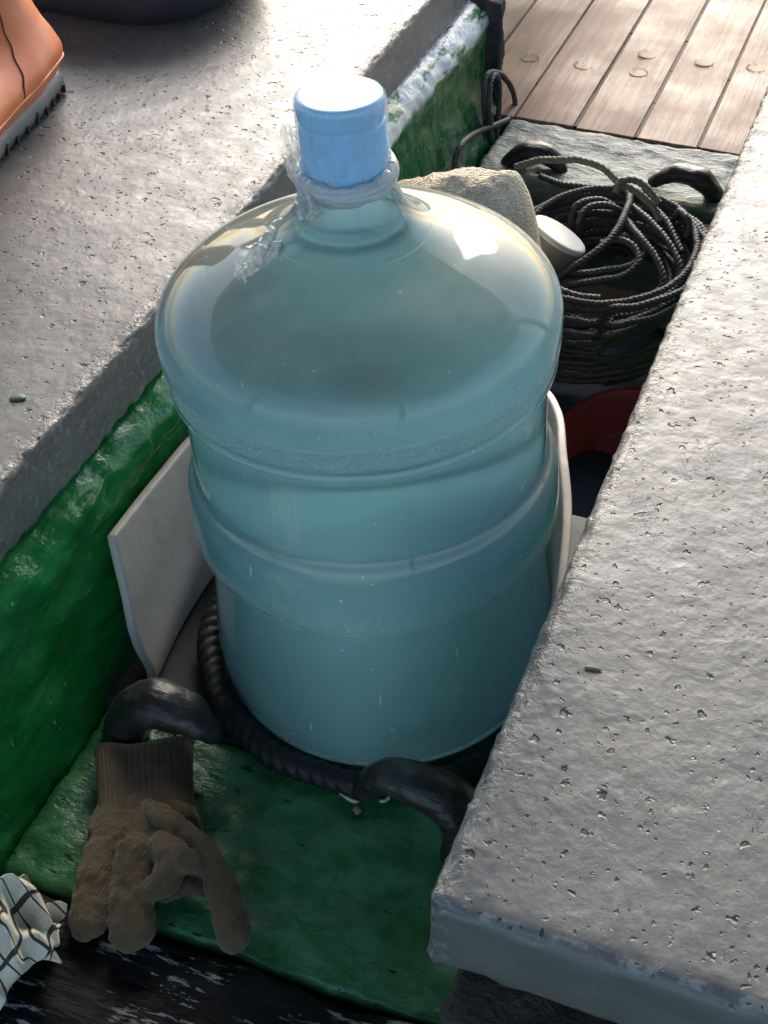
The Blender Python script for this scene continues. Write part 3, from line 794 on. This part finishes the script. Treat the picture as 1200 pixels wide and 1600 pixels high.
# line hung over the end of the green wall
mb = MB()
def wstrand(pts, y0=.893):
    P = catmull([at(px, py, 0, xx) for px, py, xx in pts], 16); V, F = rope(P, .0038, .017, 3, 13, 15, .0004); mb.add(V, F)
XW = -.197
wstrand([(709, 275, -.185), (712, 248, -.185), (722, 225, -.183), (745, 207, XW+.006), (775, 195, XW+.008), (798, 184, XW+.008), (805, 165, XW+.006), (800, 140, XW), (787, 120, XW), (772, 113, XW), (760, 118, XW), (756, 140, XW), (757, 175, XW), (762, 215, XW), (768, 250, XW+.004)])
wstrand([(772, 255, XW+.004), (767, 215, XW+.006), (764, 170, XW+.006), (766, 130, XW+.004), (774, 117, XW+.003), (780, 135, XW+.003), (779, 175, XW+.003), (776, 215, XW+.006), (780, 245, XW+.01), (800, 268, -.17), (815, 272, -.15)])
tag(mb.build('hanging_line', M['rope']), 'thin dark grey twisted line looped over the end of the green wall', 'rope')

# float with a pale round end
fl = empty('float', at(876, 364, 2, .034)); tag(fl, 'pale float with a flat round white end between towel and coiled rope', 'float')
V, F = lathe([(.0002, .0), (.030, .0), (.0335, -.001), (.0345, -.003), (.0345, -.006)], 64, False); obj('end_disc', V, F, M['disc'], fl)  # flat end
V, F = lathe([(.0345, -.006), (.0335, -.010), (.033, -.05), (.031, -.054), (.001, -.055)], 64, False); obj('float_body', V, F, M['disc_side'], fl)
fl.rotation_euler = Vector(-CF*.50+CR*.50+CU*.71).to_track_quat('Z', 'Y').to_euler()

# towel: terry cloth draped over a cushion-like heap
V = []; F = []; nu, nv = 90, 60
ta = at(640, 330, 1, .46)
for i in range(nu+1):
    for j in range(nv+1):
        u = i/nu; v = j/nv
        x = -.197+.172*u
        # outline: ridge height and fall on the right
        ztop = .128+.050*math.sin(min(1, u*1.12)*math.pi/2)-.110*max(0, (u-.80)/.20)**2.2
        s = (v-.38); z = ztop-(.42*s*s/.38 if s > 0 else .75*s*s)*.35
        y = .42+.15*v+.006*nz((u*3, v*3, 0), 1, 2)
        z += .0035*nz((u*6, v*6, 3), 1, 4)+.0014*nz((x, y, 0), 220, 5, 2)
        V.append((x+.010*max(0, (u-.85)/.15)*(v-.4)*0, y, max(z, -.02)))
for i in range(nu):
    for j in range(nv):
        a = i*(nv+1)+j; F.append((a, a+nv+1, a+nv+2, a+1))
tw = obj('towel', V, F, M['towel']); tag(tw, 'beige terry towel draped behind the bottle shoulder', 'towel')
sm = tw.modifiers.new('thickness', 'SOLIDIFY'); sm.thickness = .008; sm.offset = -1
# what the towel lies over
V, F = lump((-.115, .50, .03), .075, .07, .085, .08, 14, 9)
tag(obj('bundle', V, F, M['navy']), 'dark bundle hidden under the beige towel', 'bundle')

# red basin deep in the pit
ba = empty('basin', (.100, .425, -.10)); tag(ba, 'dull red plastic basin in the dark pit beside the bottle', 'basin')
V, F = lathe([(.001, -.055), (.06, -.055), (.066, -.05), (.085, -.004), (.092, .0), (.094, .003), (.092, .006), (.085, .004), (.062, -.046), (.055, -.049), (.001, -.049)], 72, False)
obj('bowl', V, F, M['red'], ba); ba.rotation_euler = (.5, -.15, 0); ba.scale = (.9, .9, .9)
V, F = lump((.085, .40, -.20), .16, .14, .075, .15, 15, 19)
tag(obj('tarpaulin', V, F, M['navy']), 'dark navy cloth heap under the red basin', 'tarpaulin')

# beige board edge between rear beam and rope
V, F = rbox((.02, .742, -.06), (.19, .776, -.012), .004, .012)
tag(obj('board', V, F, plain('beige board', (.36, .27, .20), .5)), 'short beige board against the front of the blue grey beam', 'board')

# ================================================================ GLOVE
gl = empty('glove', at(230, 1290, 2, .0)); tag(gl, 'dirty brown knitted work glove lying limp on the green beam', 'glove')
go = np.array(gl.location)
def gp(px, py, z): return at(px, py, 2, z)-go
mb = MB()
def limb(pts, radii, flat=.64, per=8):
    P = catmull([gp(*p) for p in pts], per); R = np.interp(np.linspace(0, len(radii)-1, len(P)), range(len(radii)), radii)
    t0 = P[0]-P[1]; t0 /= np.linalg.norm(t0); t1 = P[-1]-P[-2]; t1 /= np.linalg.norm(t1)
    A = [(P[0]+t0*R[0]*a, R[0]*math.sqrt(1-a*a)) for a in (.98, .85, .6, .3)]; Z = [(P[-1]+t1*R[-1]*a, R[-1]*math.sqrt(1-a*a)) for a in (.3, .6, .85, .98)]
    P = [a[0] for a in A]+list(P)+[z[0] for z in Z]; R = [a[1] for a in A]+list(R)+[z[1] for z in Z]
    V, F = tube(P, R, 20, flat); mb.add(V, F)
limb([(185, 1272, .012), (178, 1305, .016), (172, 1325, .018)], [.018, .019, .016], .7)           # back of the hand
limb([(222, 1268, .013), (222, 1300, .018), (222, 1322, .020)], [.019, .019, .016], .7)
limb([(262, 1262, .012), (262, 1290, .018), (258, 1310, .022)], [.017, .016, .014], .8)
limb([(158, 1330, .022), (146, 1375, .020), (139, 1440, .014)], [.0122, .0130, .0136])             # little finger
limb([(212, 1332, .027), (207, 1385, .022), (206, 1452, .016)], [.0140, .0155, .0160])             # ring finger
limb([(256, 1322, .032), (278, 1344, .036), (298, 1348, .034)], [.0120, .0128, .0085], .8)
limb([(268, 1350, .034), (256, 1376, .031), (232, 1392, .027), (208, 1392, .026)], [.0120, .0110, .0085, .0060], .8)   # middle finger folded over
limb([(232, 1262, .026), (260, 1280, .034), (298, 1310, .034), (328, 1346, .027), (350, 1396, .018), (366, 1462, .013)], [.0065, .0085, .0095, .0100, .0115, .0122], .85)  # index finger
limb([(303, 1352, .024), (325, 1362, .023), (338, 1398, .019), (348, 1440, .014)], [.006, .0065, .007, .006], .9)
limb([(264, 1262, .020), (290, 1276, .023), (306, 1296, .016)], [.008, .009, .006], .9)             # thumb base fold
limb([(262, 1392, .012), (292, 1378, .013), (318, 1388, .012)], [.009, .0085, .006], .8)
hand = mb.build('hand', M['knit'], gl)
rm = hand.modifiers.new('remesh', 'REMESH'); rm.mode = 'VOXEL'; rm.voxel_size = .0011; rm.use_smooth_shade = True
sm = hand.modifiers.new('smooth', 'SMOOTH'); sm.factor = .5; sm.iterations = 3
tx = bpy.data.textures.new('wrinkle', 'CLOUDS'); tx.noise_scale = .010; tx.noise_depth = 2
dm = hand.modifiers.new('wrinkle', 'DISPLACE'); dm.texture = tx; dm.strength = .0045; dm.mid_level = .5; dm.texture_coords = 'LOCAL'
# ribbed cuff: a flattened open tube with a rolled rim
c0, c1 = gp(229, 1292, .015), gp(226, 1172, .017)
V = []; F = []; nu, nv = 264, 26
ax = c1-c0; L = np.linalg.norm(ax); ax /= L; side = np.cross(ax, [0, 0, 1.0]); side /= np.linalg.norm(side); up = np.cross(side, ax)
for layer in (0, 1):
    for j in range(nv+1):
        t = j/nv
        for i in range(nu):
            a = 2*math.pi*i/nu
            w = np.interp(t, [0, .25, .6, 1], [.036, .0335, .0345, .0365]); h = np.interp(t, [0, .5, 1], [.015, .012, .0125])
            rib = .0007*math.cos(a*44)*(1-.7*max(0, (t-.93)/.07))
            roll = .0016*math.exp(-((t-1)/.035)**2)
            k = rib+roll-.0030*layer
            wav = .0035*math.sin(a*1.0+.6)+.0045*math.sin(a*2+2.2) if t > .0 else 0
            hh = h*(1+.18*math.sin(a*2+1)+.12*math.sin(a*3))
            p = c0+ax*(L*t+wav*t)+side*(w+k)*math.cos(a)+up*((hh+k)*math.sin(a)+.0015*math.sin(math.cos(a)*5))
            p[2] = max(p[2], .0015)
            V.append(p)
for layer in (0, 1):
    o_ = layer*(nv+1)*nu
    for j in range(nv):
        for i in range(nu):
            f = (o_+j*nu+i, o_+j*nu+(i+1) % nu, o_+(j+1)*nu+(i+1) % nu, o_+(j+1)*nu+i); F.append(f if layer else f[::-1])
for i in range(nu):
    a = nv*nu+i; b = nv*nu+(i+1) % nu; o_ = (nv+1)*nu; F.append((a, b, o_+b, o_+a))
obj('cuff', V, F, M['knit_rib'], gl)

# ================================================================ CHECKED CLOTH
cc = at(-112, 1476, 2, .045)
V = []; F = []; uv = []; nu = nv = 170
for i in range(nu+1):
    for j in range(nv+1):
        u = (i/nu-.5)*2; v = (j/nv-.5)*2
        r = math.hypot(u, v); a = math.atan2(v, u)
        rr = min(1.0, r)
        px = u*(.058+.006*math.sin(a*3+1)); py = v*(.072+.008*math.sin(a*4))
        z = .075*math.sqrt(max(0, 1-min(1, (abs(u)**2.2+abs(v)**2.2)*.9)))
        w1 = nz((u*1.5+.3*v, v*1.2, 0), 1, 3, 2); w2 = nz((u*2.8, v*2.2+w1, 5), 1, 6, 2)
        ridge = 1-math.sqrt(nz((u*2.6+.6*w1, v*2.0+.6*w2, 2), 1, 11, 1)**2+.012)*2.4
        z += .030*ridge+.012*w2
        px += .016*w2+.010*ridge*math.cos(a); py += .014*w1
        V.append((px, py, z-.045)); uv.append(((u+.22*w1)*.10, (v+.2*w2)*.10))
for i in range(nu):
    for j in range(nv):
        a = i*(nv+1)+j; F.append((a, a+nv+1, a+nv+2, a+1))
ck = obj('checked_cloth', V, F, M['check'], None, True, uv); ck.location = (cc[0], cc[1], .05)
cs = ck.modifiers.new('soften', 'SMOOTH'); cs.factor = .5; cs.iterations = 6
tag(ck, 'crumpled cream cloth with thin black check lines at the lower left corner', 'cloth')
sm = ck.modifiers.new('thickness', 'SOLIDIFY'); sm.thickness = .0012
# pointed corner that sticks out to the right
pc = [at(60, 1440, 2, .05), at(80, 1475, 2, .045), at(97, 1503, 2, .036)]
pb = [at(50, 1500, 2, .05), at(72, 1500, 2, .042), at(95, 1506, 2, .035)]
V = []; F = []; uv = []
for i in range(21):
    t = i/20; A = catmull(pc, 10)[int(t*20)]; B = catmull(pb, 10)[int(t*20)]
    for j in range(9):
        s = j/8; p = A*(1-s)+B*s; p = p+np.array([0, 0, .006*math.sin(s*math.pi)*(1-t)]); V.append(p); uv.append((t*.05+.012, s*.03+.004))
for i in range(20):
    for j in range(8):
        a = i*9+j; F.append((a, a+1, a+10, a+9))
cn = obj('cloth_corner', [np.array(p)-np.array(ck.location) for p in V], F, M['check'], ck, True, uv)
sm = cn.modifiers.new('thickness', 'SOLIDIFY'); sm.thickness = .0014

# ================================================================ ORANGE BOOT
bo = empty('boot', (-.535, .338, .2215)); tag(bo, 'orange rubber boot with grey lugged sole standing on the left slab', 'boot')
def foot(t):   # half width, and centre x along the foot; t 0 = heel (far) .. 1 = toe (near)
    return np.interp(t, [0, .08, .25, .5, .75, .92, 1], [.014, .034, .040, .040, .047, .038, .014])
Y0, Y1 = .085, -.205       # heel and toe in boot space
def outline(n=64, grow=0.0):
    L_ = []; ts = (1-np.cos(np.linspace(0, math.pi, n)))/2
    for t in ts: L_.append((foot(t)+grow, Y0+(Y1-Y0)*t-(grow if t > .5 else -grow)*abs(2*t-1)**6))
    for t in ts[::-1]: L_.append((-foot(t)-grow, Y0+(Y1-Y0)*t-(grow if t > .5 else -grow)*abs(2*t-1)**6))
    return L_
rings = []; 
def add_ring(V, n, z, grow=0.0, scale=None):
    for x, y in outline(n, grow): V.append((x, y, z))
V = []; n = 64
for z, g in ((0, -.002), (.002, .0025), (.010, .005), (.018, .004), (.022, .0)): add_ring(V, n, z, g)
m = 2*n; F = []
for k in range(4):
    for i in range(m): F.append((k*m+i, k*m+(i+1) % m, (k+1)*m+(i+1) % m, (k+1)*m+i))
F.append(tuple(range(m))[::-1]); F.append(tuple(4*m+i for i in range(m)))
obj('sole', V, F, M['sole'], bo)
V = []; F = []
ol = outline(n, .0058)
for i in range(0, m, 3):
    x, y = ol[i]; x2, y2 = ol[(i+1) % m]
    d = np.array([x2-x, y2-y]); L = np.linalg.norm(d)
    if L < 1e-6: continue
    d /= L; nrm = np.array([d[1], -d[0]])
    if nrm@np.array([x, y+.06]) < 0: nrm = -nrm
    b = len(V); hgt = random.uniform(.006, .012)
    for sgn in (-1, 1):
        for dep in (-.004, .0004):
            for z in (.0, hgt): V.append((x+d[0]*sgn*.0016+nrm[0]*dep, y+d[1]*sgn*.0016+nrm[1]*dep, z))
    for f in ((0, 1, 3, 2), (4, 6, 7, 5), (0, 4, 5, 1), (2, 3, 7, 6), (0, 2, 6, 4), (1, 5, 7, 3)): F.append(tuple(b+q for q in f))
obj('sole_lugs', V, F, M['lug'], bo, False)['kind'] = 'stuff'
# upper: rings that rise from the sole into the shaft
V = []; F = []; zs = np.r_[np.linspace(.018, .085, 26), np.linspace(.09, .30, 30)]
for z in zs:
    for (x, y) in outline(n, .0):
        t = (y-Y0)/(Y1-Y0)
        k = np.clip((z-.03)/.075, 0, 1); k = k*k*(3-2*k)          # vamp falls back into the shaft
        bul = .010*math.sin(min(1, (z-.018)/.06)*math.pi)
        ys = Y0+(Y1-Y0)*t
        # shaft section
        ang = math.atan2(x/.042, (ys-(Y0-.052))/.055)
        sx = .045*math.sin(ang); sy = (Y0-.046)+.052*math.cos(ang)+.004*math.cos(ang)
        xx = (x*(1+bul/.045))*(1-k)+sx*k; yy = ys*(1-k)+sy*k
        if z > .1: 
            q = (z-.1)/.2; xx *= 1+.18*q; yy = (Y0-.046)+(yy-(Y0-.046))*(1+.15*q)-.012*q
        tp = max(0, min(1, (z-.045)/.075)); tp = tp*tp*(3-2*tp); cy_ = Y0-.055
        bl_ = 1+.07*math.exp(-((z-.046)/.018)**2)-.26*tp
        xx = xx*bl_-.016*tp; yy = cy_+(yy-cy_)*bl_
        d = .0022*nz((xx, yy, z), 24, 3); V.append((xx*(1+d*8), yy+d, z))
m = 2*n
for k in range(len(zs)-1):
    for i in range(m): F.append((k*m+i, k*m+(i+1) % m, (k+1)*m+(i+1) % m, (k+1)*m+i))
up = obj('upper', V, F, M['boot'], bo); UP = np.array(V)
# raised rand line and the dark side seam, both laid on the upper's own surface
def on_upper(tz, tang):
    k = int(np.argmin(abs(zs-tz))); ringv = UP[k*m:(k+1)*m]; return ringv[int(tang*m) % m]
P = [on_upper(.030+.010*math.sin(i/40*6.28+1), i/40)*np.array([1.012, 1.006, 1]) for i in range(40)]
V, F = tube(catmull(P, 4, True), [.0013]*160, 8, 1, False); obj('rand_line', V, F, M['boot'], up)
P = [on_upper(z, .20+.012*math.sin(z*40))*np.array([1.006, 1.0, 1]) for z in np.linspace(.038, .16, 14)]
V, F = tube(catmull(P, 4), [.0010]*(13*4+1), 8); obj('seam', V, F, M['boot_line'], up)
bo.rotation_euler = (0, 0, .08)

# dark soft bundle behind the boot
V, F = lump((-.575, .668, .265), .155, .135, .06, .10, 7, 5)
tag(obj('cloth_bundle', V, F, M['charcoal']), 'dark charcoal cloth bundle on the left slab beyond the orange boot', 'cloth')

# ================================================================ SMALL THINGS
def bit(name, pts, r, mat, label, cat, group=None, flat=1.0):
    P = catmull([at(*p) for p in pts], 6); R = [r]*len(P); R[0] = R[-1] = r*.5
    V, F = tube(P, R, 8, flat); return tag(obj(name, V, F, mat), label, cat, group)
G = 'white scraps by the black horn'
bit('scrap', [(521, 1236, 2, .006), (534, 1239, 2, .006), (545, 1248, 2, .005), (556, 1252, 2, .005), (566, 1246, 2, .006)], .0016, M['white_bit'], 'curved white scrap below the tip of the right horn', 'scrap', G)
bit('scrap', [(538, 1229, 2, .008), (537, 1238, 2, .007)], .0013, M['white_bit'], 'tiny upright white scrap left of the right horn tip', 'scrap', G)
bit('scrap', [(593, 1252, 2, .005), (602, 1251, 2, .005), (609, 1245, 2, .006)], .0014, M['white_bit'], 'short white scrap under the arch of the right horn', 'scrap', G)
bit('scrap', [(556, 1262, 2, .004), (561, 1270, 2, .004)], .003, M['straw'], 'small brown crumb below the white scraps', 'scrap')
G2 = 'straws above the glove cuff'
bit('straw', [(242, 1146, 2, .012), (254, 1138, 2, .014)], .0009, M['straw'], 'leftmost dry straw between glove cuff and left horn', 'straw', G2)
bit('straw', [(272, 1152, 2, .012), (275, 1140, 2, .016)], .0011, M['straw'], 'middle dry straw between glove cuff and left horn', 'straw', G2)
bit('straw', [(282, 1154, 2, .012), (294, 1146, 2, .014)], .0009, M['straw'], 'rightmost dry straw between glove cuff and left horn', 'straw', G2)
bit('scrap', [(303, 1232, 2, .003), (310, 1236, 2, .003), (317, 1239, 2, .002)], .0026, M['straw'], 'small brown scrap beside the right edge of the glove cuff', 'scrap', None, .4)
def flake(name, px, py, z, rx, ry, mat, label, cat, rot=0.0):
    c = at(px, py, 2, z); V = []; n = 20
    for zz, k in ((0, .85), (.0008, 1), (.0014, .8)):
        for i in range(n):
            a = 2*math.pi*i/n; q = k*(1+.12*math.sin(3*a+px)); x, y = rx*q*math.cos(a), ry*q*math.sin(a)
            V.append((c[0]+x*math.cos(rot)-y*math.sin(rot), c[1]+x*math.sin(rot)+y*math.cos(rot), c[2]+zz))
    F = [(k*n+i, k*n+(i+1) % n, (k+1)*n+(i+1) % n, (k+1)*n+i) for k in range(2) for i in range(n)]
    F += [tuple(range(n))[::-1], tuple(2*n+i for i in range(n))]
    return tag(obj(name, V, F, mat), label, cat)
flake('leaf', 28, 622, .2204, .0062, .0045, M['leaf'], 'small oval green leaf on the left slab', 'leaf', .4)
flake('wood_chip', 926, 1045, .2202, .0055, .0013, M['chip'], 'tiny straw coloured wood chip on the pale right slab', 'wood chip', .15)
